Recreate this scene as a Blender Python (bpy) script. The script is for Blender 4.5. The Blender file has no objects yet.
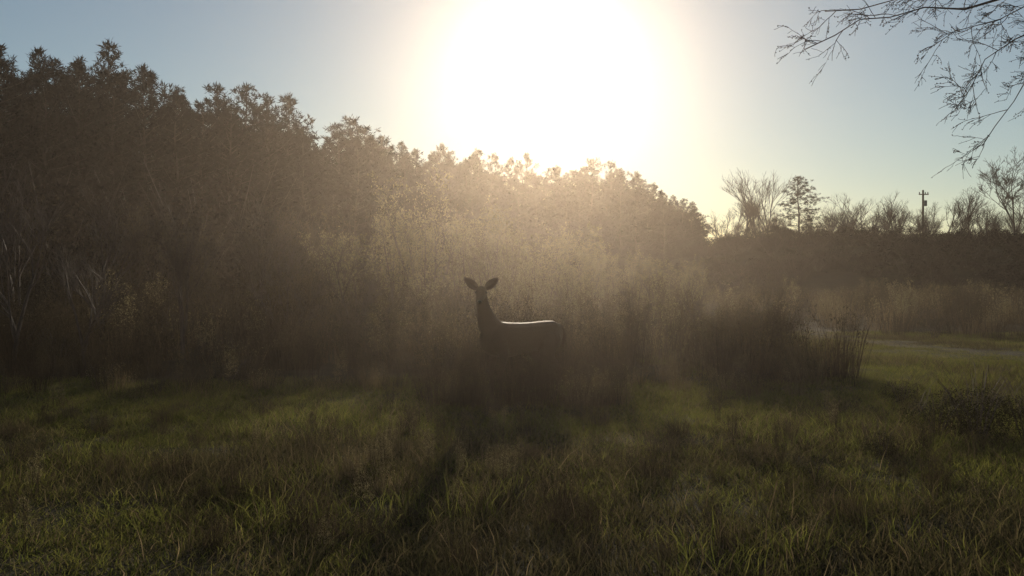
import bpy, math, random
import numpy as np
from mathutils import Vector, Matrix, noise as mnoise
random.seed(7); rng=np.random.default_rng(7)
scene=bpy.context.scene
scene.view_settings.view_transform='Standard'; scene.view_settings.look='None'
scene.view_settings.exposure=0; scene.view_settings.gamma=1
COL=scene.collection
R=math.radians
SUN_EL=R(12.3); SUN_AZ=R(2.1)
SUND=Vector((math.sin(SUN_AZ)*math.cos(SUN_EL),math.cos(SUN_AZ)*math.cos(SUN_EL),math.sin(SUN_EL)))

# ---------------------------------------------------------------- helpers
def sm(a,b,x):
    t=min(1,max(0,(x-a)/(b-a))); return t*t*(3-2*t)
def H(x,y):
    h=0.05*mnoise.noise(Vector((x*0.35,y*0.35,1.3)))+0.03*mnoise.noise(Vector((x*1.1,y*1.1,4.3)))
    h+=5.6*sm(84,112,y)*sm(17,27,x)*(1-sm(160,230,y))
    h+=0.35*sm(30,60,y)
    return h
def new_obj(name,me,parent=None,loc=(0,0,0),rot=(0,0,0),sc=(1,1,1)):
    o=bpy.data.objects.new(name,me); COL.objects.link(o)
    o.location=loc; o.rotation_euler=rot; o.scale=sc
    if parent: o.parent=parent
    return o
def empty(name):
    return new_obj(name,None)
def mk(name,V,Q=None,T=None,rnd=None,mat=None,smooth=False,mats=None,fm=None):
    me=bpy.data.meshes.new(name)
    V=np.asarray(V,dtype=np.float32).reshape(-1,3)
    Q=np.zeros((0,4),int) if Q is None or len(Q)==0 else np.asarray(Q,dtype=np.int64).reshape(-1,4)
    T=np.zeros((0,3),int) if T is None or len(T)==0 else np.asarray(T,dtype=np.int64).reshape(-1,3)
    me.vertices.add(len(V)); me.vertices.foreach_set('co',V.ravel())
    nl=len(Q)*4+len(T)*3
    me.loops.add(nl); me.loops.foreach_set('vertex_index',np.concatenate([Q.ravel(),T.ravel()]).astype(np.int32))
    me.polygons.add(len(Q)+len(T))
    st=np.concatenate([np.arange(len(Q))*4,len(Q)*4+np.arange(len(T))*3]).astype(np.int32)
    me.polygons.foreach_set('loop_start',st)
    if fm is not None: me.polygons.foreach_set('material_index',np.asarray(fm,dtype=np.int32))
    me.update(calc_edges=True); me.validate()
    if rnd is not None:
        a=me.attributes.new('rnd','FLOAT','POINT'); a.data.foreach_set('value',np.asarray(rnd,dtype=np.float32).ravel())
    if mats:
        for m in mats: me.materials.append(m)
    elif mat: me.materials.append(mat)
    if smooth: me.polygons.foreach_set('use_smooth',[True]*len(me.polygons))
    return me
class MB:
    def __init__(s): s.V=[];s.Q=[];s.T=[];s.r=[];s.n=0;s.qm=[];s.tm=[]
    def add(s,V,Q=None,T=None,r=None,m=0):
        V=np.asarray(V,float).reshape(-1,3)
        if Q is not None and len(Q): 
            Q=np.asarray(Q).reshape(-1,4); s.Q.append(Q+s.n); s.qm+= [m]*len(Q)
        if T is not None and len(T):
            T=np.asarray(T).reshape(-1,3); s.T.append(T+s.n); s.tm+=[m]*len(T)
        s.V.append(V); s.n+=len(V)
        s.r.append(np.full(len(V),0.5) if r is None else np.asarray(r,float).ravel())
    def mesh(s,name,mats,smooth=False):
        return mk(name,np.concatenate(s.V),np.concatenate(s.Q) if s.Q else None,np.concatenate(s.T) if s.T else None,
                  np.concatenate(s.r),mats=mats,fm=s.qm+s.tm,smooth=smooth)
def tube(mb,pts,rad,sides=4,m=0,r=0.5):
    pts=[Vector(p) for p in pts]; V=[];n=len(pts)
    for i,p in enumerate(pts):
        d=(pts[min(i+1,n-1)]-pts[max(i-1,0)]).normalized()
        u=d.cross(Vector((0.31,0.2,0.93)) if abs(d.z)<0.9 else Vector((1,0,0))).normalized(); w=d.cross(u)
        for k in range(sides):
            a=2*math.pi*k/sides
            V.append(p+(u*math.cos(a)+w*math.sin(a))*rad[i])
    Q=[[i*sides+k,i*sides+(k+1)%sides,(i+1)*sides+(k+1)%sides,(i+1)*sides+k] for i in range(n-1) for k in range(sides)]
    mb.add([tuple(v) for v in V],Q,None,[r]*len(V),m)
def blades(mb,base,dirv,length,width,bend,m=0,r=None,facing=None):
    N=len(base); 
    if facing is None:
        a=rng.uniform(0,2*np.pi,N); facing=np.stack([np.cos(a),np.sin(a),np.zeros(N)],1)
    L=length[:,None]; W=width[:,None]*facing*0.5
    mid=base+dirv*L*0.55+bend*0.3; tip=base+dirv*L+bend
    V=np.stack([base-W,base+W,mid-W*0.8,mid+W*0.8,tip],1).reshape(-1,3)
    i=np.arange(N)[:,None]*5
    rr=rng.random(N) if r is None else r
    mb.add(V,i+np.array([[0,1,3,2]]),i+np.array([[2,3,4]]),np.repeat(rr,5),m)
def unit(v): return v/np.linalg.norm(v,axis=1,keepdims=True)
def cards(mb,c,L,W,updir=None,m=0,r=None):
    N=len(c); d=unit(rng.normal(size=(N,3))) if updir is None else updir
    s=unit(np.cross(d,rng.normal(size=(N,3))))
    L=np.broadcast_to(L,(N,))[:,None]; W=np.broadcast_to(W,(N,))[:,None]
    V=np.stack([c,c+d*L*.45+s*W*.5,c+d*L,c+d*L*.45-s*W*.5],1).reshape(-1,3)
    i=np.arange(N)[:,None]*4
    rr=rng.random(N) if r is None else r
    mb.add(V,i+np.array([[0,1,2,3]]),None,np.repeat(rr,4),m)

# ---------------------------------------------------------------- materials
def foliage(name,c1,c2,trans=0.3,objvar=0.35):
    m=bpy.data.materials.new(name); m.use_nodes=True; nt=m.node_tree; N=nt.nodes; L=nt.links
    N.clear(); out=N.new('ShaderNodeOutputMaterial')
    at=N.new('ShaderNodeAttribute'); at.attribute_name='rnd'
    oi=N.new('ShaderNodeObjectInfo')
    mx=N.new('ShaderNodeMix'); mx.data_type='RGBA'; mx.inputs[6].default_value=(*c1,1); mx.inputs[7].default_value=(*c2,1)
    L.new(at.outputs['Fac'],mx.inputs[0])
    mr=N.new('ShaderNodeMapRange'); mr.inputs['To Min'].default_value=1-objvar; mr.inputs['To Max'].default_value=1+objvar
    L.new(oi.outputs['Random'],mr.inputs['Value'])
    hs=N.new('ShaderNodeHueSaturation'); L.new(mx.outputs[2],hs.inputs['Color']); L.new(mr.outputs[0],hs.inputs['Value'])
    b=N.new('ShaderNodeBsdfDiffuse'); L.new(hs.outputs[0],b.inputs['Color'])
    if trans>0:
        t=N.new('ShaderNodeBsdfTranslucent'); L.new(hs.outputs[0],t.inputs['Color'])
        ms=N.new('ShaderNodeMixShader'); ms.inputs[0].default_value=trans
        L.new(b.outputs[0],ms.inputs[1]); L.new(t.outputs[0],ms.inputs[2]); L.new(ms.outputs[0],out.inputs['Surface'])
    else: L.new(b.outputs[0],out.inputs['Surface'])
    return m
def bark(name,c1,c2,scale=8):
    m=bpy.data.materials.new(name); m.use_nodes=True; nt=m.node_tree; N=nt.nodes; L=nt.links
    b=N['Principled BSDF']; b.inputs['Roughness'].default_value=0.85; b.inputs['Specular IOR Level'].default_value=.25
    tc=N.new('ShaderNodeTexCoord'); mp=N.new('ShaderNodeMapping'); mp.inputs['Scale'].default_value=(1,1,0.25)
    n=N.new('ShaderNodeTexNoise'); n.inputs['Scale'].default_value=scale; n.inputs['Detail'].default_value=4
    cr=N.new('ShaderNodeValToRGB'); cr.color_ramp.elements[0].color=(*c1,1); cr.color_ramp.elements[1].color=(*c2,1)
    cr.color_ramp.elements[0].position=.35; cr.color_ramp.elements[1].position=.65
    L.new(tc.outputs['Object'],mp.inputs[0]); L.new(mp.outputs[0],n.inputs['Vector']); L.new(n.outputs[0],cr.inputs[0]); L.new(cr.outputs[0],b.inputs['Base Color'])
    return m
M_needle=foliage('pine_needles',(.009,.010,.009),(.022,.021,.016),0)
M_bark=bark('pine_bark',(.025,.018,.016),(.055,.04,.033))
M_twig=bark('grey_twigs',(.035,.026,.024),(.08,.06,.052),20)
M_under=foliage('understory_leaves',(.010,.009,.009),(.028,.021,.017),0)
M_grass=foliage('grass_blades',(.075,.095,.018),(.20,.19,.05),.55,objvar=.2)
M_grassdk=foliage('dark_grass_blades',(.036,.036,.017),(.12,.10,.045),.45,objvar=.25)  # darker copy of the grass; puts the dimmer foreground into the blade colour
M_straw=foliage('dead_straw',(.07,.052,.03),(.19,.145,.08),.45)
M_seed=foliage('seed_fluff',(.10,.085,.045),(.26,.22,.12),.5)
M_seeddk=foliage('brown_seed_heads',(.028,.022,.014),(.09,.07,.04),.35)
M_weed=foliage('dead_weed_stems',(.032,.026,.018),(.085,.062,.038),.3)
M_leafdk=foliage('bramble_leaves',(.016,.018,.011),(.045,.04,.02),.25)

def ground_mat(name,cols,sc=1.0):
    m=bpy.data.materials.new(name); m.use_nodes=True; nt=m.node_tree; N=nt.nodes; L=nt.links
    b=N['Principled BSDF']; b.inputs['Roughness'].default_value=0.95; b.inputs['Specular IOR Level'].default_value=.05
    tc=N.new('ShaderNodeTexCoord')
    n=N.new('ShaderNodeTexNoise'); n.inputs['Scale'].default_value=.8*sc; n.inputs['Detail'].default_value=8; n.inputs['Roughness'].default_value=.7
    n2=N.new('ShaderNodeTexNoise'); n2.inputs['Scale'].default_value=25*sc; n2.inputs['Detail'].default_value=4
    L.new(tc.outputs['Object'],n.inputs['Vector']); L.new(tc.outputs['Object'],n2.inputs['Vector'])
    ad=N.new('ShaderNodeMath'); ad.operation='MULTIPLY_ADD'; ad.inputs[1].default_value=.45; L.new(n2.outputs[0],ad.inputs[0])
    ad2=N.new('ShaderNodeMath'); ad2.operation='MULTIPLY'; ad2.inputs[1].default_value=.6; L.new(n.outputs[0],ad2.inputs[0]); L.new(ad2.outputs[0],ad.inputs[2])
    cr=N.new('ShaderNodeValToRGB'); e=cr.color_ramp.elements
    e[0].position=.4; e[0].color=(*cols[0],1); e[1].position=.68; e[1].color=(*cols[2],1)
    x=e.new(.53); x.color=(*cols[1],1)
    L.new(ad.outputs[0],cr.inputs[0]); L.new(cr.outputs[0],b.inputs['Base Color'])
    bp=N.new('ShaderNodeBump'); bp.inputs['Strength'].default_value=.8; bp.inputs['Distance'].default_value=.04
    L.new(n2.outputs[0],bp.inputs['Height']); L.new(bp.outputs[0],b.inputs['Normal'])
    return m
M_ground=ground_mat('field_soil',((.022,.02,.012),(.036,.032,.017),(.06,.05,.028)))
M_path=ground_mat('path_soil',((.025,.023,.014),(.04,.034,.021),(.06,.05,.032)),1.5)

def axis(lo,hi,near,fine,coarse_mult=1.25):
    a=[0.0]; s=fine
    while a[-1]<hi:
        if a[-1]>near: s*=coarse_mult
        a.append(a[-1]+min(s,60))
    b=[0.0]; s=fine
    while b[-1]>lo:
        if b[-1]<-near: s*=coarse_mult
        b.append(b[-1]-min(s,60))
    return np.array(sorted(set(a+b)))
xs=axis(-900,900,14,.35,1.1); ys=axis(-300,1600,30,.35,1.07)
V=[(x,y,H(x,y)) for y in ys for x in xs]; nx=len(xs)
Q=[[j*nx+i,j*nx+i+1,(j+1)*nx+i+1,(j+1)*nx+i] for j in range(len(ys)-1) for i in range(nx-1)]
new_obj('ground',mk('ground',V,Q,mat=M_ground,smooth=True))

pp=[(20,10.0),(14,11.6),(10.6,14.0),(9.0,17.0),(8.4,21),(7.6,26),(5,31),(0,36)]
def path_c(t):
    i=min(int(t),len(pp)-2); f=t-i
    p0=pp[max(i-1,0)];p1=pp[i];p2=pp[i+1];p3=pp[min(i+2,len(pp)-1)]
    return [0.5*((2*p1[k])+(-p0[k]+p2[k])*f+(2*p0[k]-5*p1[k]+4*p2[k]-p3[k])*f*f+(-p0[k]+3*p1[k]-3*p2[k]+p3[k])*f**3) for k in (0,1)]
PC=np.array([path_c(t) for t in np.linspace(0,len(pp)-1.001,160)])
def pdist(x,y): return float(np.min(np.hypot(PC[:,0]-x,PC[:,1]-y)))
V=[];K=7
for i in range(len(PC)):
    d=PC[min(i+1,len(PC)-1)]-PC[max(i-1,0)]; d/=np.linalg.norm(d); nrm=np.array([-d[1],d[0]])
    w=0.6+0.2*mnoise.noise(Vector((i*.13,0,0)))
    for k in range(K):
        p=PC[i]+nrm*w*(k/(K-1)*2-1)
        V.append((p[0],p[1],H(p[0],p[1])+0.012))
Q=[[i*K+k,i*K+k+1,(i+1)*K+k+1,(i+1)*K+k] for i in range(len(PC)-1) for k in range(K-1)]
new_obj('dirt_path',mk('dirt_path',V,Q,mat=M_path,smooth=True))

# ---------------------------------------------------------------- grass
def grass_patch(n,rad,hmin,hmax,straw=.12,mats=None,k=1):
    mb=MB()
    for part,mi in ((n,0),(int(n*straw),1)):
        a=rng.uniform(0,2*np.pi,part); r=rad*np.sqrt(rng.random(part))
        x=r*np.cos(a); y=r*np.sin(a)
        cl=np.array([mnoise.noise(Vector((xx*3.5,yy*3.5,k*3.1))) for xx,yy in zip(x,y)])
        h=rng.uniform(hmin,hmax,part)*(1+1.0*cl)*(1.0 if mi==0 else 1.25)
        lean=rng.normal(size=(part,3))*.42; lean[:,2]=1; d=unit(lean)
        bend=rng.normal(size=(part,3))*h[:,None]*.45; bend[:,2]=-np.abs(bend[:,2])*.5
        blades(mb,np.stack([x,y,np.full(part,-.02)],1),d,h,rng.uniform(.003,.0065,part),bend,mi)
    return mb.mesh('grass_patch',mats or [M_grass,M_straw])
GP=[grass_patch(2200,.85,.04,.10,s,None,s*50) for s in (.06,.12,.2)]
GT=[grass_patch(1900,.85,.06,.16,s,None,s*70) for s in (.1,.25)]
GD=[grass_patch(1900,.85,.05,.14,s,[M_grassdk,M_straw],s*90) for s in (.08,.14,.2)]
field_grass=empty('field_grass')
def edgeY(x):
    return 11.1+.25*math.sin(x*1.7)+.3*mnoise.noise(Vector((x*.8,0,9)))
y=2.0; cnt=0
while y<27:
    step=.66 if y<12 else .85
    hw=.58*y+2
    x=-hw
    while x<hw:
        jx=x+random.uniform(-.25,.25); jy=y+random.uniform(-.25,.25)
        ok=(jy<edgeY(jx)+1.6) or (jx>2.6+.06*(jy-11) and jx<hw)
        if ok:
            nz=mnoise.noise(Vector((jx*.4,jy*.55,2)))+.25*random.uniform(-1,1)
            dark=.55-.95*sm(7.6,9.0,jy)+nz*1.2+(.15 if jx<-3.5 else 0)+(.25 if jy>14 else 0)  # fewer dark patches farther out paint the sunlit strip into the grass colour
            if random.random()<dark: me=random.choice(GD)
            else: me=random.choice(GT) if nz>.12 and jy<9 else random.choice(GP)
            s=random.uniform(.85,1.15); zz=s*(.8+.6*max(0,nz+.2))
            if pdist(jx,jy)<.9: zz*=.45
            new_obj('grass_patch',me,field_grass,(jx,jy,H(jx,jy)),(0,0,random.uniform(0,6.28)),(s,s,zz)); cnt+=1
        x+=step
    y+=step
print('grass patches',cnt)

# ---------------------------------------------------------------- tall dead weeds
def straw_clump(n,rad,h0,h1,mi=0,plume=True):
    mb=MB()
    a=rng.uniform(0,2*np.pi,n); r=rad*np.sqrt(rng.random(n)); x=r*np.cos(a); y=r*np.sin(a)
    h=rng.uniform(h0,h1,n); out=np.stack([np.cos(a),np.sin(a),np.zeros(n)],1)*(r/rad)[:,None]*.25
    d=unit(out+rng.normal(size=(n,3))*.1+np.array([0,0,1])); bend=rng.normal(size=(n,3))*h[:,None]*.12; bend[:,2]*=.3
    base=np.stack([x,y,np.full(n,-.03)],1)
    blades(mb,base,d,h,rng.uniform(.006,.014,n),bend,0)
    if plume:
        k=n//2; tip=(base+d*h[:,None]+bend)[:k]
        for j in range(5):
            c=tip-d[:k]*rng.uniform(0,.35,(k,1))+rng.normal(size=(k,3))*.018
            cards(mb,c,rng.uniform(.03,.07,k),rng.uniform(.008,.02,k),unit(d[:k]+rng.normal(size=(k,3))*.5),1)
    return mb.mesh('straw_clump',[M_weed if mi else M_straw,M_seeddk if mi else M_seed])
SC=[straw_clump(150,.5,.55,1.15),straw_clump(160,.55,.4,1.0)]
SD=[straw_clump(150,.45,.6,1.3,1),straw_clump(150,.4,.7,1.4,1),straw_clump(170,.5,.5,1.1,1)]
def weedstem(sd):
    mb=MB()
    for s in range(9):
        a=random.uniform(0,6.28); b=Vector((math.cos(a),math.sin(a),0))*random.uniform(0,.3)
        h=random.uniform(.8,1.6); l=Vector((random.gauss(0,.1),random.gauss(0,.1),1))
        P=[b+l*h*t+Vector((random.gauss(0,.01),random.gauss(0,.01),0)) for t in (0,.35,.7,1)]
        tube(mb,P,[.006,.005,.004,.002],3,0,random.random())
        for k in range(14):
            t=random.uniform(.45,1); p=b+l*h*t; a=random.uniform(0,6.28)
            e=p+Vector((math.cos(a)*.6,math.sin(a)*.6,.9))*random.uniform(.06,.22)
            tube(mb,[p,e],[.003,.0015],3,0,random.random())
            n=10; c=np.array(e)+rng.normal(size=(n,3))*.03
            cards(mb,c,rng.uniform(.015,.04,n),rng.uniform(.008,.02,n),None,1)
    return mb.mesh('weed_stems',[M_weed,sd])
WS=[weedstem(M_seed) for _ in range(2)]; WD=[weedstem(M_seeddk) for _ in range(3)]
def bramble(n=2600,h=.9,w=.8,leaf=.035):
    mb=MB(); pts=[]
    while len(pts)<n:
        p=rng.uniform(-1,1,3)
        if p[0]**2+p[1]**2+p[2]**2>1 : continue
        if mnoise.noise(Vector(p*2.6+h*7))<-.08: continue
        pts.append((p[0]*w,p[1]*w,(p[2]*.5+.5)*h))
    pts=np.array(pts); cards(mb,pts,rng.uniform(.6,1.4,n)*leaf,rng.uniform(.3,.6,n)*leaf,None,0)
    for k in range(22):
        a=random.uniform(0,6.28);d=Vector((math.cos(a),math.sin(a),0)); q=random.uniform(.6,1.3)
        P=[d*w*.1,d*w*.4*q+Vector((0,0,h*.7*q)),d*w*.8*q+Vector((0,0,h*1.1*q)),d*w*1.2*q+Vector((0,0,h*.7*q))]
        tube(mb,P,[.006,.005,.004,.002],3,1)
    return mb.mesh('bramble',[M_leafdk,M_twig])
BR=[bramble(),bramble(2300,.7,.9),bramble(2600,1.0,.7,.04)]
def fluffy_shrub(h=3.0,ns=16,sd=None,nf=20):
    mb=MB()
    for s in range(ns):
        a=random.uniform(0,6.28); sp=random.uniform(.1,.42)
        d=Vector((math.cos(a)*sp,math.sin(a)*sp,1)).normalized(); L=h*random.uniform(.6,1.0)
        P=[Vector((0,0,0))+Vector((math.cos(a),math.sin(a),0))*.1]
        for k in range(5):
            d=(d+Vector((random.gauss(0,.08),random.gauss(0,.08),.04))).normalized(); P.append(P[-1]+d*L/5)
        tube(mb,P,[.022,.018,.014,.01,.007,.003],4,0)
        for k in range(20):
            t=random.uniform(.3,1)*5; i=min(int(t),4); p=P[i].lerp(P[i+1],t-i); a2=random.uniform(0,6.28)
            td=Vector((math.cos(a2)*.6,math.sin(a2)*.6,1)).normalized(); tl=random.uniform(.2,.6)*(h/3)
            e=p+td*tl; tube(mb,[p,p.lerp(e,.5)+Vector((random.gauss(0,.02),random.gauss(0,.02),0)),e],[.005,.003,.0015],3,0)
            n=nf; tt=rng.uniform(.2,1.05,n)[:,None]
            c=np.array(p)+(np.array(e)-np.array(p))*tt+rng.normal(size=(n,3))*.05
            cards(mb,c,rng.uniform(.03,.09,n),rng.uniform(.012,.03,n),unit(np.array(td)+rng.normal(size=(n,3))*.6),1)
    return mb.mesh('fluffy_shrub',[M_twig,sd or M_seed])
FS=[fluffy_shrub(3.0,16),fluffy_shrub(2.6,18),fluffy_shrub(3.3,14)]
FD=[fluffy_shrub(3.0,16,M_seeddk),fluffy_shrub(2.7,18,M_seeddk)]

brush=empty('tall_dead_brush')
def put(me,par,x,y,s,name='clump',zs=1,dz=0):
    return new_obj(name,me,par,(x,y,H(x,y)+dz),(random.gauss(0,.04),random.gauss(0,.04),random.uniform(0,6.28)),(s,s,s*zs))
cnt=0
y=11.0
while y<62:
    step=.5+.055*(y-11)
    hw=.58*y+2
    x=-hw
    while x<hw:
        jx=x+random.uniform(-.5,.5)*step; jy=y+random.uniform(-.5,.5)*step
        x+=step
        if jy<edgeY(jx): continue
        u=jx/jy
        clear = (jx>4.1+.035*(jy-11)) and jy<23+random.uniform(-1,1)
        if clear or pdist(jx,jy)<1.1: continue
        s=random.uniform(.75,1.05)*(.27+.73*sm(10.9,18.5-2.5*sm(1.5,3.5,jx),jy+.8*mnoise.noise(Vector((jx*.9,jy*.9,3)))*3))
        if u>.33 and jy>20: s*=.8
        if u<-.1: s*=1.15
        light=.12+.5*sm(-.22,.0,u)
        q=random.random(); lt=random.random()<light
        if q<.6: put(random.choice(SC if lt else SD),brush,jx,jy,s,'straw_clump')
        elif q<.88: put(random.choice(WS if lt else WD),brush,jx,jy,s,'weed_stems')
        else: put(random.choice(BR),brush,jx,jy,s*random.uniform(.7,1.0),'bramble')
        cnt+=1
    y+=step
for k in range(26):
    x=random.uniform(-1.2,1.6); y=random.uniform(11.9,13.4)
    put(random.choice(SD+WD+BR[:1]),brush,x,y,random.uniform(.55,.8),'weeds')
for k in range(36):
    x=random.uniform(-.8,1.1); y=random.uniform(9.9,10.35)
    put(random.choice(SD+WD+SC),brush,x,y,random.uniform(.26,.44),'weeds')
for k in range(16):
    x=random.uniform(2.9,4.2); y=random.uniform(12.2,15)
    put(random.choice(SD+WD+SC),brush,x,y,random.uniform(.6,.85),'weeds')
print('brush',cnt)
fl=[(-2.3,27,1.25),(-3.4,29,1.35),(-1.4,30,1.3),(-4.4,26,1.05),(-.3,27,1.0),(.7,26,.95),(1.5,28,.95),(-.8,33,1.35),(.4,34,1.25),
    (2.6,34,.95),(3.7,36,.95),(4.9,38,.85),
    (5.8,34,.62),(7.0,38,.75),(-2,20.0,.5),(3.8,27,.62),(1.3,21.5,.55),(.2,20.5,.5),(3.6,21,.42)]
for x,y,s in fl:
    o=put(random.choice(FS),None,x,y,s,'groundsel_shrub')
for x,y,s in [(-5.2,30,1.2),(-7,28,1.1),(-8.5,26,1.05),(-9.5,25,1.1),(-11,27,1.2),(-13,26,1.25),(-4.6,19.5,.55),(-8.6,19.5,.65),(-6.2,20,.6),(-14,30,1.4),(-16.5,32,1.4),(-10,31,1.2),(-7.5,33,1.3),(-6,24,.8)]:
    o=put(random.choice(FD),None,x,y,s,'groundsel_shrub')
for k in range(36):
    y=random.uniform(24,55); x=y*random.uniform(.33,.58)
    if pdist(x,y)<1.8: continue
    put(random.choice(SC+SD),brush,x,y,1.1,'straw_clump'); put(random.choice(FS+FD+FD),brush,x+.8,y+1,.42,'shrub')
weeds=empty('foreground_weeds')
for (x,y,s) in [(3.75,7.9,.46),(3.45,8.0,.38),(4.1,7.8,.46),(4.5,8.2,.44),(3.9,8.4,.44),(5,8.6,.42),(-.3,8.6,.2),(1.9,6.2,.16),(2.6,6.9,.2),(-1.0,6.4,.15),(-3.5,8.2,.2),(-2.4,9.4,.18),(4.0,10.1,.3),(2.0,9.6,.2)]:
    put(random.choice(BR),weeds,x,y,s,'bramble')
for k in range(120):
    y=random.uniform(4.3,9.6); x=random.uniform(-.56,.56)*y
    put(random.choice(WS+WD+SD+SD),weeds,x,y,random.uniform(.10,.21),'weed_stems')
for k in range(26):
    y=random.uniform(5.2,8.6); x=-.45+(y-8.6)*.06+random.uniform(-.6,.6)
    put(random.choice(WS+SC),weeds,x,y,random.uniform(.12,.2),'weed_stems')

# ---------------------------------------------------------------- pines
def pine(h,seed,crown=.25,wid=3.2):
    random.seed(seed); mb=MB()
    P=[];x=y=0
    for i in range(9):
        P.append((x,y,h*i/8)); x+=random.gauss(0,.1); y+=random.gauss(0,.1)
    tube(mb,P,[.2*(1-i/8.6)+.01 for i in range(9)],6,0)
    nb=int(62*(1-crown)+20)
    for b in range(nb):
        t=crown+(1-crown)*(b/nb)**.9; z=h*t
        tt=(t-crown)/(1-crown)
        prof=(.55+.45*math.sin(min(1,tt*1.6)*math.pi*.5))*(1-tt**2.2)*1.0+.12
        L=wid*prof*random.uniform(.45,1.15); a=b*2.4+random.gauss(0,.4); up=.1+.6*tt+random.gauss(0,.12)
        i=min(int(t*8),7); c=Vector(P[i]).lerp(Vector(P[i+1]),t*8-i)
        d=Vector((math.cos(a),math.sin(a),up)).normalized(); e=c+d*L+Vector((0,0,.12*L))
        m=c.lerp(e,.5)-Vector((0,0,.06*L))
        tube(mb,[c,m,e],[.05,.03,.012],3,0)
        nc=max(3,int(L*3.2))
        for k in range(nc):
            f=random.uniform(.3,1.05); q=c.lerp(e,f)+Vector((random.gauss(0,.28),random.gauss(0,.28),random.gauss(.05,.18)))*(.4+.25*L*f)
            n=15; dirs=unit(rng.normal(size=(n,3))+np.array([d.x*.5,d.y*.5,.6]))
            cards(mb,np.repeat(np.array([q]),n,0)+rng.normal(size=(n,3))*.06,rng.uniform(.25,.55,n),rng.uniform(.05,.10,n),dirs,1,np.clip(rng.normal(.4+.3*random.random(),.15,n),0,1))
    n=26; top=np.array(P[-1]); cards(mb,np.repeat([top],n,0)+rng.normal(size=(n,3))*.12,.4,.07,unit(rng.normal(size=(n,3))+np.array([0,0,1.2])),1)
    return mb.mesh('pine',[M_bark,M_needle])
PN=[pine(18,11,.3,3.4),pine(18,12,.15,3.7),pine(18,13,.35,3.0),pine(18,14,.2,3.9),pine(18,15,.1,3.3),pine(18,16,.28,3.5)]
random.seed(21)
def understory(h=5,w=2.6,n=3000):
    mb=MB(); pts=[]
    while len(pts)<n:
        p=rng.uniform(-1,1,3)
        rr=p[0]**2+p[1]**2+(p[2])**2
        if rr>1 or mnoise.noise(Vector(p*2.2+h*3))<-.12: continue
        pts.append((p[0]*w,p[1]*w,(p[2]*.5+.5)*h))
    cards(mb,np.array(pts),rng.uniform(.12,.34,n),rng.uniform(.07,.18,n),None,0)
    for k in range(16):
        a=random.uniform(0,6.28); d=Vector((math.cos(a)*.5,math.sin(a)*.5,1)); L=h*random.uniform(.6,1.1)
        tube(mb,[(0,0,0),d*L*.4,d*L+Vector((random.gauss(0,.3),random.gauss(0,.3),0))],[.05,.03,.01],3,1)
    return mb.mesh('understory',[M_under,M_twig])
US=[understory(),understory(4,3.0),understory(6,2.4)]
treeline=empty('pine_treeline')
edge=[(-62,48,18.5),(-46,58,19),(-35.5,68,19.6),(-30.5,75,19.6),(-26,82,19),(-19,92,18.6),(-12,104,18.6),(-6,116,18.6),(-1.5,127,19),(4.5,133,18.4),(11,140,18.0),(17,142,19.2),(22,152,18.4),(29,170,18),(36,195,17.5),(42,215,17)]
E=np.array(edge,float)
seg=np.hypot(np.diff(E[:,0]),np.diff(E[:,1])); S=np.concatenate([[0],np.cumsum(seg)])
def at(s): return [np.interp(s,S,E[:,k]) for k in range(3)]
cnt=0
for row in range(5):
    s=random.uniform(0,2)
    while s<S[-1]:
        x,y,h=at(s); x2,y2,_=at(min(s+1,S[-1]));x1,y1,_=at(max(s-1,0))
        t=np.array([x2-x1,y2-y1]); t/=np.linalg.norm(t); nrm=np.array([-t[1],t[0]])
        off=row*3.8+random.uniform(-1.2,1.2)
        px,py=x+nrm[0]*off,y+nrm[1]*off
        hh=h*random.uniform(.84,1.06)*(1 if row else .9)
        if row==0 and random.random()<.25: hh*=.75
        k=hh/18
        me=random.choice(PN)
        o=new_obj('pine',me,treeline,(px,py,-.1),(random.gauss(0,.02),random.gauss(0,.02),random.uniform(0,6.28)),(k*random.uniform(.95,1.25),k*random.uniform(.95,1.25),k)); cnt+=1
        s+=random.uniform(2.2,3.8)
under=empty('forest_understory')
for row in range(4):
    s=0
    while s<S[-1]:
        x,y,h=at(s); x2,y2,_=at(min(s+1,S[-1]));x1,y1,_=at(max(s-1,0))
        t=np.array([x2-x1,y2-y1]); t/=np.linalg.norm(t); nrm=np.array([-t[1],t[0]])
        off=-5+row*3.6+random.uniform(-1.2,1.2)
        k=random.uniform(.6,1.1)*(.6 if row==0 else 1)*(1.5 if row>1 else 1)
        new_obj('understory',random.choice(US),under,(x+nrm[0]*off,y+nrm[1]*off,-.3),(0,0,random.uniform(0,6.28)),(k,k,k)); cnt+=1
        s+=random.uniform(2.8,4.4)
for k in range(120):
    y=random.uniform(27,62); x=y*random.uniform(-.66,-.16)-1
    if x/y>-.27 and y<42: continue
    kk=random.uniform(.5,.95)
    new_obj('scrub',random.choice(US),under,(x,y,-.2),(0,0,random.uniform(0,6.28)),(kk,kk,kk))
ridge=empty('ridge_scrub')
for k in range(420):
    y=random.uniform(80,128); x=random.uniform(15,95)
    if x/y>.68: continue
    kk=random.uniform(.28,.46)
    new_obj('scrub',random.choice(US),ridge,(x,y,H(x,y)-.2),(0,0,random.uniform(0,6.28)),(kk*1.6,kk*1.6,kk))
print('forest',cnt)

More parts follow.
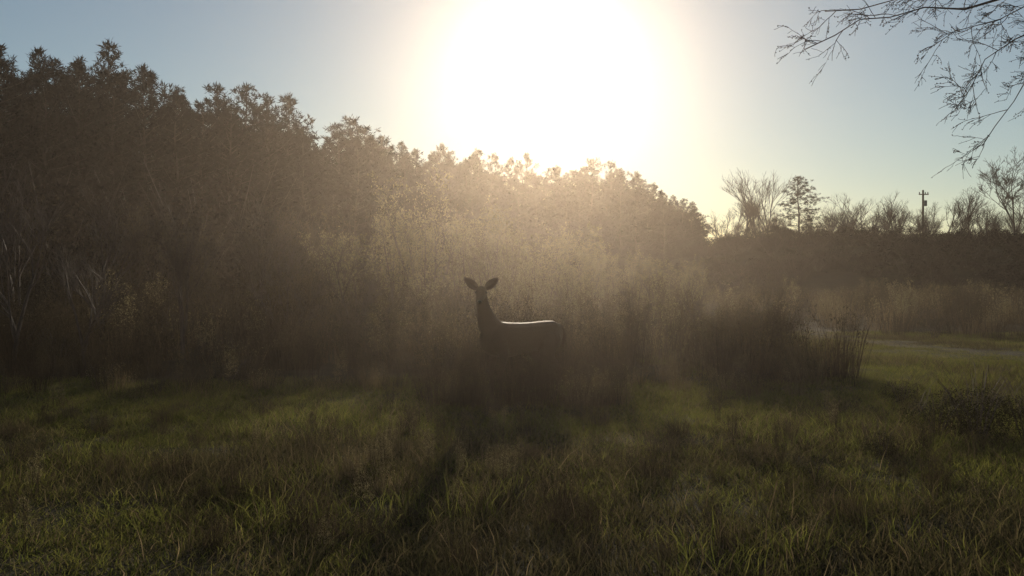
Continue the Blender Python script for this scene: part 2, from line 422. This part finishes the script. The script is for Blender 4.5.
# ---------------------------------------------------------------- bare trees
def bare_tree(h,seed,tw=.02,depth=5,spread=.55,kids=(3,4,4)):
    random.seed(seed); mb=MB()
    def br(p,d,L,r,dep):
        n=3 if dep>1 else 2; P=[p]
        for i in range(n):
            d=(d+Vector((random.gauss(0,.1),random.gauss(0,.1),random.gauss(.03,.07)))).normalized(); P.append(P[-1]+d*L/n)
        tube(mb,P,[max(tw*.5,r*(1-.35*i/n)) for i in range(n+1)],5 if dep>3 else 3,0)
        if dep<=0: return
        for k in range(random.choice(kids) if dep>1 else 3):
            f=random.uniform(.45,1)*n; i=min(int(f),n-1); q=P[i].lerp(P[i+1],f-i)
            a=random.uniform(0,6.28); s=Vector((math.cos(a),math.sin(a),random.uniform(-.1,.4)))
            nd=(d*(1-spread*.5)+s*spread).normalized()
            br(q,nd,L*random.uniform(.55,.8),r*.55,dep-1)
        if dep>1: br(P[-1],d,L*.75,r*.65,dep-1)
    br(Vector((0,0,0)),Vector((0,0,1)),h*.32,h*.014,depth)
    me=mb.mesh('bare_tree',[M_twig])
    zs=max(v.co.z for v in me.vertices)
    for v in me.vertices: v.co*=h/zs
    return me
BT=[bare_tree(14,31,.022,5,.5,(2,3,3)),bare_tree(14,32,.022,5,.5,(3,3,3)),bare_tree(14,33,.022,5,.42,(2,3,3))]
BS=[bare_tree(3.6,61,.006,5,.42,(2,3,3)),bare_tree(3.2,62,.006,5,.5,(2,3,3))]
random.seed(5)
bt=empty('bare_treeline')
def px2x(px,y): return (px-512)/983*y
for px,top,y in [(730,203,135),(745,178,132),(757,165,130),(770,172,134),(828,200,135),(845,192,138),(862,196,136),(880,190,140),(900,198,138),(942,196,136),(955,188,134),(968,183,136),(985,198,140),(1030,190,135),(1060,190,135),(1090,190,130),(815,205,140),(722,208,150),(740,200,150),(1000,205,136),(912,205,141),(851,205,139),(870,203,142),(892,206,139),(930,205,142),(835,208,141)]:
    x=px2x(px,y); z0=H(x,y); hh=1.2+(288-top)/983*y-z0+.2; k=hh/14
    new_obj('tree',random.choice(BT),bt,(x,y,z0-.2),(0,0,random.uniform(0,6.28)),(k*1.1,k*1.1,k))
for k in range(60):
    y=random.uniform(118,150); x=px2x(random.uniform(715,1100),y); kk=random.uniform(.25,.5)
    new_obj('tree',random.choice(BT),bt,(x,y,H(x,y)-.2),(0,0,random.uniform(0,6.28)),(kk,kk,kk))
for x,y,s in [(-5.2,15.5,.8),(-6.9,16.5,.95),(-7.6,15,.75),(-3.9,17,.7),(-8.8,17.5,1.1),(-4.8,18.5,.9),(-2.6,16.5,.6),(-6.0,13.8,.55),(2.2,17.5,.5),(3.0,15.8,.42)]:
    new_obj('bare_sapling',random.choice(BS),None,(x,y,H(x,y)-.05),(random.gauss(0,.08),random.gauss(0,.08),random.uniform(0,6.28)),(s,s,s))
y=112; x=px2x(1016,y); z0=H(x,y)
new_obj('bare_tree',bare_tree(12,44,.03,6,.6,(2,3,3)),None,(x,y,z0-.3),(0,0,1),(.9,.9,.98))
random.seed(8)
y=128; x=px2x(799,y); z0=H(x,y)
k=(1.2+(288-177)/983*y-z0)/18
lp=new_obj('pine_tree',pine(18,14,.15,4.4),None,(x,y,z0-.1),(0,0,0),(k*1.7,k*1.7,k))
for px,top in ((778,222),(812,215)):
    x=px2x(px,y); k=(1.2+(288-top)/983*y-H(x,y))/18
    new_obj('pine_tree',PN[4],None,(x,y+2,H(x,y)-.1),(0,0,px),(k*1.6,k*1.6,k))

# utility pole
M_wood=bark('weathered_wood',(.05,.04,.03),(.11,.085,.065),6)
M_porc=bark('porcelain',(.15,.14,.13),(.2,.2,.18),3)
pole=empty('utility_pole'); yp=122; xp=px2x(923,yp); zp=H(xp,yp); pole.location=(xp,yp,zp)
ptop=1.2+(288-190)/983*yp-zp
mb=MB(); tube(mb,[(0,0,-.5),(0,0,ptop*.5),(0,0,ptop)],[.17,.14,.11],10,0); new_obj('post',mb.mesh('post',[M_wood]),pole)
def box(mb,c,s):
    V=[(c[0]+s[0]*i,c[1]+s[1]*j,c[2]+s[2]*k) for i in(-.5,.5) for j in(-.5,.5) for k in(-.5,.5)]
    mb.add(V,[[0,1,3,2],[4,6,7,5],[0,4,5,1],[2,3,7,6],[0,2,6,4],[1,5,7,3]])
mb=MB(); box(mb,(0,-.2,ptop-.55),(1.2,.12,.12)); new_obj('crossarm',mb.mesh('crossarm',[M_wood]),pole)
mb=MB()
for dx in (-.52,.52,.2): tube(mb,[(dx,-.2,ptop-.49),(dx,-.2,ptop-.38),(dx,-.2,ptop-.26)],[.05,.08,.04],8,0)
new_obj('insulators',mb.mesh('insulators',[M_porc]),pole)
mb=MB(); tube(mb,[(.22,-.25,ptop-2),(.22,-.25,ptop-1.3)],[.17,.17],12,0); new_obj('transformer',mb.mesh('transformer',[M_porc]),pole)

# ---------------------------------------------------------------- overhanging near bare tree (trunk stands right of the view)
random.seed(91); mb=MB()
def P3(lst,Y0,Y1):
    n=len(lst); return [Vector(((px-512)/983*(Y0+(Y1-Y0)*i/(n-1)),(Y0+(Y1-Y0)*i/(n-1)),1.2+(288-py)/983*(Y0+(Y1-Y0)*i/(n-1)))) for i,(px,py) in enumerate(lst)]
def twig(p,d,L,r,dep,droop=-.02):
    n=5; P=[p]
    for i in range(n):
        d=(d+Vector((random.gauss(0,.15),random.gauss(0,.15),random.gauss(droop,.14)))).normalized(); P.append(P[-1]+d*L/n)
    tube(mb,P,[max(.0014,r*(1-.5*i/n)) for i in range(n+1)],4,0)
    for q in P[1:]:
        if random.random()<.35: cards(mb,np.array([q]),.013,.008,None,0)
    if dep<=0: return
    for k in range(random.choice((3,3,4))):
        f=random.uniform(.25,1)*n; i=min(int(f),n-1); q=P[i].lerp(P[i+1],f-i)
        s=Vector((random.gauss(-.3,.5),random.gauss(0,.5),random.gauss(-.05,.5)))
        twig(q,(d+s*.9).normalized(),L*random.uniform(.45,.75),r*.6,dep-1,droop)
def limb(P,r0,r1,ntw,L):
    n=len(P); tube(mb,P,[r0+(r1-r0)*min(1,i/(n-1)*1.6) for i in range(n)],6,0)
    for k in range(ntw):
        f=random.uniform(.1,1)*(n-1); i=min(int(f),n-2); q=P[i].lerp(P[i+1],f-i); d=(P[i+1]-P[i]).normalized()
        s=Vector((random.gauss(0,.4),random.gauss(0,.5),random.gauss(-.05,.6)))
        twig(q,(d+s).normalized(),L*random.uniform(.5,1.1)*(1-.3*f/(n-1)),.003,2)
TX,TY=5.6,7.4
tube(mb,[(TX,TY,-.1),(TX+.03,TY,.5),(TX-.05,TY,1.6),(TX,TY+.1,2.8),(TX+.1,TY,4.2),(TX+.05,TY,5.6),(TX+.2,TY-.1,7.2)],[.17,.13,.11,.095,.075,.05,.02],10,0)
r1=P3([(1100,-60),(1060,-25),(1005,-4),(965,8),(925,6),(890,16),(860,18),(835,34),(805,48)],7.3,6.7)
r1=[Vector((TX,TY+.1,2.9)),Vector((5.0,7.35,3.4))]+r1; limb(r1,.022,.004,20,.36)
r2=P3([(1120,-70),(1060,-50),(1000,-22),(950,-12),(900,-3),(860,8),(825,10)],7.6,7.2)
r2=[Vector((TX+.02,TY,3.5))]+r2; limb(r2,.02,.004,18,.34)
r3=P3([(1110,20),(1060,18),(1015,38),(985,58),(970,88),(955,108)],7.3,6.9)
r3=[Vector((TX,TY,2.3))]+r3; limb(r3,.014,.003,18,.32)
r4=P3([(1110,60),(1060,55),(1030,72),(1014,100),(995,125),(982,145)],7.4,7.1)
r4=[Vector((TX,TY,2.0))]+r4; limb(r4,.013,.003,18,.3)
r5=P3([(1110,-20),(1050,-8),(1000,18),(955,30),(925,50)],7.6,7.3)
r5=[Vector((TX,TY,2.7))]+r5; limb(r5,.014,.003,20,.34)
for k in range(9):
    z=random.uniform(3.6,6.8); a=random.uniform(-1.2,1.6); twig(Vector((TX+.05,TY,z)),Vector((math.cos(a),math.sin(a),.5)).normalized(),random.uniform(1,1.7),.02,3,.02)
new_obj('overhanging_bare_tree',mb.mesh('overhanging_bare_tree',[M_twig]))

# ---------------------------------------------------------------- deer
def furmat():
    m=bpy.data.materials.new('deer_fur'); m.use_nodes=True; nt=m.node_tree; N=nt.nodes; L=nt.links
    b=N['Principled BSDF']; b.inputs['Roughness'].default_value=.65; b.inputs['Specular IOR Level'].default_value=.1
    tc=N.new('ShaderNodeTexCoord'); mp=N.new('ShaderNodeMapping'); mp.inputs['Scale'].default_value=(30,60,60)
    n=N.new('ShaderNodeTexNoise'); n.inputs['Scale'].default_value=3; n.inputs['Detail'].default_value=6
    L.new(tc.outputs['Object'],mp.inputs[0]); L.new(mp.outputs[0],n.inputs['Vector'])
    cr=N.new('ShaderNodeValToRGB'); cr.color_ramp.elements[0].color=(.026,.017,.011,1); cr.color_ramp.elements[1].color=(.075,.046,.028,1)
    L.new(n.outputs[0],cr.inputs[0]); L.new(cr.outputs[0],b.inputs['Base Color'])
    bp=N.new('ShaderNodeBump'); bp.inputs['Strength'].default_value=.7; bp.inputs['Distance'].default_value=.015; L.new(n.outputs[0],bp.inputs['Height']); L.new(bp.outputs[0],b.inputs['Normal'])
    return m
M_fur=furmat()
def simple(name,c,r=.5):
    m=bpy.data.materials.new(name); m.use_nodes=True; nt=m.node_tree; b=nt.nodes['Principled BSDF']; b.inputs['Roughness'].default_value=r
    n=nt.nodes.new('ShaderNodeTexNoise'); n.inputs['Scale'].default_value=60
    cr=nt.nodes.new('ShaderNodeValToRGB'); cr.color_ramp.elements[0].color=(*[k*.75 for k in c],1); cr.color_ramp.elements[1].color=(*[min(1,k*1.25) for k in c],1)
    nt.links.new(n.outputs[0],cr.inputs[0]); nt.links.new(cr.outputs[0],b.inputs['Base Color']); return m
M_eye=simple('deer_eye',(.01,.008,.006),.1); M_nose=simple('deer_nose',(.012,.01,.01),.35); M_hoof=simple('hoof',(.02,.017,.015),.4)
def loft(mb,pts,ra,rb,lat=Vector((0,1,0)),sides=16,xf=None):
    n=len(pts); pts=[Vector(p) for p in pts]; V=[]
    for i,p in enumerate(pts):
        d=(pts[min(i+1,n-1)]-pts[max(i-1,0)]).normalized(); l=(lat-d*lat.dot(d)).normalized(); u=d.cross(l)
        for k in range(sides):
            a=2*math.pi*k/sides; v=p+l*math.cos(a)*ra[i]+u*math.sin(a)*rb[i]; V.append(xf@v if xf else v)
    Q=[[i*sides+k,i*sides+(k+1)%sides,(i+1)*sides+(k+1)%sides,(i+1)*sides+k] for i in range(n-1) for k in range(sides)]
    c0=len(V); V.append(xf@pts[0] if xf else pts[0]); V.append(xf@pts[-1] if xf else pts[-1])
    T=[[c0,(k+1)%sides,k] for k in range(sides)]+[[c0+1,(n-1)*sides+k,(n-1)*sides+(k+1)%sides] for k in range(sides)]
    mb.add([tuple(v) for v in V],Q,T)
mb=MB()
loft(mb,[(-.53,0,.70),(-.50,0,.705),(-.43,0,.70),(-.33,0,.69),(-.18,0,.68),(-.02,0,.665),(.12,0,.655),(.24,0,.66),(.34,0,.67),(.42,0,.69),(.465,0,.70)],
     [.03,.085,.125,.145,.150,.155,.155,.145,.125,.085,.03],[.04,.10,.145,.155,.155,.165,.18,.185,.175,.13,.05])
loft(mb,[(.26,0,.70),(.34,0,.76),(.40,0,.86),(.435,0,.96),(.455,0,1.05),(.465,0,1.12),(.465,0,1.15)],[.10,.095,.078,.062,.055,.052,.03],[.15,.135,.105,.08,.066,.06,.03])
deer=empty('whitetail_deer'); ang=R(180+33); deer.location=(.08,10.45,H(.1,10.45)-.01); deer.rotation_euler=(0,0,ang); deer.scale=(1.02,1.02,1.02)
hp=Vector((.465,0,1.13)); head_yaw=R(270)-ang+R(-3)
XF=Matrix.Translation(hp)@Matrix.Rotation(head_yaw,4,'Z')@Matrix.Rotation(R(16),4,'Y')
loft(mb,[(-.075,0,.01),(-.05,0,.015),(0,0,.022),(.05,0,.015),(.10,0,.0),(.15,0,-.014),(.19,0,-.022),(.215,0,-.024),(.228,0,-.024)],
     [.02,.048,.062,.058,.045,.033,.029,.024,.010],[.02,.052,.064,.058,.046,.034,.030,.024,.010],xf=XF)
loft(mb,[(-.50,0,.80),(-.545,0,.76),(-.565,0,.68),(-.56,0,.58),(-.555,0,.54)],[.02,.03,.035,.028,.01],[.02,.022,.024,.018,.008],sides=10)
for sg in (1,-1):
    loft(mb,[(.30,.07*sg,.74),(.31,.10*sg,.66),(.28,.105*sg,.57),(.255,.10*sg,.50),(.275,.092*sg,.40),(.29,.088*sg,.31),(.295,.086*sg,.27),(.285,.085*sg,.20),(.28,.084*sg,.12),(.282,.084*sg,.085),(.305,.084*sg,.045),(.312,.084*sg,.0)],
         [.05,.06,.055,.042,.032,.024,.024,.016,.015,.019,.018,.022],[.07,.09,.075,.055,.038,.027,.026,.018,.016,.021,.019,.026],sides=12)
    loft(mb,[(-.36,.06*sg,.74),(-.34,.10*sg,.66),(-.29,.115*sg,.57),(-.27,.11*sg,.50),(-.33,.10*sg,.43),(-.41,.092*sg,.37),(-.455,.088*sg,.325),(-.445,.086*sg,.27),(-.425,.084*sg,.18),(-.41,.084*sg,.10),(-.40,.084*sg,.075),(-.375,.084*sg,.04),(-.37,.084*sg,.0)],
         [.07,.085,.08,.062,.045,.030,.026,.021,.017,.019,.019,.018,.022],[.10,.13,.12,.085,.06,.036,.032,.024,.018,.02,.021,.02,.026],sides=12)
me=mb.mesh('body',[M_fur],True); body=new_obj('body',me,deer)
rm=body.modifiers.new('rm','REMESH'); rm.mode='VOXEL'; rm.voxel_size=.009; rm.use_smooth_shade=True
s2=body.modifiers.new('sm','SMOOTH'); s2.iterations=5; s2.factor=.5
for sg in (1,-1):
    mb=MB(); V=[];n=9;m_=7
    for i in range(n):
        t=i/(n-1); w=.043*math.sin(math.pi*min(1,(t*.86+.10)))**.8*(1 if t<.5 else 1-(t-.5)*.4)
        for j in range(m_):
            a=(j/(m_-1)-.5)*2; 
            V.append((-.0+.028*(a*a)*(1-t*.5)-.02, 0+a*w, t*.165))
    E_=XF@Matrix.Translation((-.02,.042*sg,.05))@Matrix.Rotation(R(-52*sg),4,'X')@Matrix.Rotation(R(-8),4,'Y')
    V=[tuple(E_@Vector(v)) for v in V]
    Q=[[i*m_+j,i*m_+j+1,(i+1)*m_+j+1,(i+1)*m_+j] for i in range(n-1) for j in range(m_-1)]
    mb.add(V,Q); e=new_obj('ear_%s'%('left' if sg>0 else 'right'),mb.mesh('ear',[M_fur],True),deer)
    so=e.modifiers.new('s','SOLIDIFY'); so.thickness=.006
def ball(name,c,r,mat,sc=(1,1,1)):
    mb=MB(); V=[];n=8;mm=12
    for i in range(n+1):
        th=math.pi*i/n
        for j in range(mm):
            ph=2*math.pi*j/mm; V.append(tuple(XF@(Vector(c)+Vector((r*sc[0]*math.sin(th)*math.cos(ph),r*sc[1]*math.sin(th)*math.sin(ph),r*sc[2]*math.cos(th))))))
    Q=[[i*mm+j,i*mm+(j+1)%mm,(i+1)*mm+(j+1)%mm,(i+1)*mm+j] for i in range(n) for j in range(mm)]
    mb.add(V,Q); new_obj(name,mb.mesh(name,[mat],True),deer)
ball('eye_left',(.055,.05,.03),.015,M_eye); ball('eye_right',(.055,-.05,.03),.015,M_eye); ball('nose',(.218,0,-.014),.02,M_nose,(.8,1.1,.8))
for i,(x,y) in enumerate([(.318,.084),(.318,-.084),(-.364,.084),(-.364,-.084)]):
    mb=MB(); loft(mb,[(x-.005,y,.035),(x,y,.015),(x+.006,y,-.005)],[.018,.022,.025],[.024,.03,.034],sides=10); new_obj('hoof_%d'%(i+1),mb.mesh('hoof',[M_hoof],True),deer)

# ---------------------------------------------------------------- scatter volume added to stand in for the lens glare veil
mb=MB(); box(mb,(0,12,7),(60,28,16))
hm=bpy.data.materials.new('glare_haze'); hm.use_nodes=True; nt=hm.node_tree; nt.nodes.clear()
o=nt.nodes.new('ShaderNodeOutputMaterial'); vs=nt.nodes.new('ShaderNodeVolumeScatter'); vs.inputs['Color'].default_value=(1,.84,.70,1); vs.inputs['Density'].default_value=.0015; vs.inputs['Anisotropy'].default_value=.875
nt.links.new(vs.outputs[0],o.inputs['Volume'])
new_obj('glare_veil_volume',mb.mesh('glare_haze',[hm]))

# ---------------------------------------------------------------- world, sun, camera
w=bpy.data.worlds.new('World'); scene.world=w; w.use_nodes=True; nt=w.node_tree; N=nt.nodes; L=nt.links; N.clear()
out=N.new('ShaderNodeOutputWorld'); sky=N.new('ShaderNodeTexSky'); sky.sky_type='NISHITA'; sky.sun_disc=False
sky.sun_elevation=SUN_EL; sky.sun_rotation=SUN_AZ; sky.air_density=1.0; sky.dust_density=.15; sky.ozone_density=1.0
b1=N.new('ShaderNodeBackground'); b1.inputs[1].default_value=.066; L.new(sky.outputs[0],b1.inputs[0])
tc=N.new('ShaderNodeTexCoord'); dt=N.new('ShaderNodeVectorMath'); dt.operation='DOT_PRODUCT'; dt.inputs[1].default_value=SUND
nm=N.new('ShaderNodeVectorMath'); nm.operation='NORMALIZE'; L.new(tc.outputs['Generated'],nm.inputs[0]); L.new(nm.outputs[0],dt.inputs[0])
ac=N.new('ShaderNodeMath'); ac.operation='ARCCOSINE'; L.new(dt.outputs['Value'],ac.inputs[0])
def gauss(sig,amp):
    a=N.new('ShaderNodeMath'); a.operation='DIVIDE'; a.inputs[1].default_value=R(sig); L.new(ac.outputs[0],a.inputs[0])
    p=N.new('ShaderNodeMath'); p.operation='POWER'; p.inputs[1].default_value=2; L.new(a.outputs[0],p.inputs[0])
    ng=N.new('ShaderNodeMath'); ng.operation='MULTIPLY'; ng.inputs[1].default_value=-1; L.new(p.outputs[0],ng.inputs[0])
    ex=N.new('ShaderNodeMath'); ex.operation='EXPONENT'; L.new(ng.outputs[0],ex.inputs[0])
    m=N.new('ShaderNodeMath'); m.operation='MULTIPLY'; m.inputs[1].default_value=amp; L.new(ex.outputs[0],m.inputs[0]); return m
g1=gauss(2.7,2.2)
b2=N.new('ShaderNodeBackground'); b2.inputs[0].default_value=(1,.97,.9,1); L.new(g1.outputs[0],b2.inputs[1])
g2=gauss(8,.09)
b3=N.new('ShaderNodeBackground'); b3.inputs[0].default_value=(1,.92,.75,1); L.new(g2.outputs[0],b3.inputs[1])
a1=N.new('ShaderNodeAddShader'); a2=N.new('ShaderNodeAddShader')
L.new(b1.outputs[0],a1.inputs[0]); L.new(b2.outputs[0],a1.inputs[1]); L.new(a1.outputs[0],a2.inputs[0]); L.new(b3.outputs[0],a2.inputs[1]); L.new(a2.outputs[0],out.inputs['Surface'])

sl=bpy.data.lights.new('sun','SUN'); sl.energy=4.4; sl.angle=R(.5); sl.color=(1,.86,.66)
so=new_obj('sun',sl); so.rotation_euler=SUND.to_track_quat('Z','Y').to_euler()
cd=bpy.data.cameras.new('cam'); cd.sensor_width=36; cd.lens=34.56; cd.clip_end=4000; cd.clip_start=.05
cam=new_obj('camera',cd,None,(0,0,1.2+H(0,0)),(R(90),0,0)); scene.camera=cam
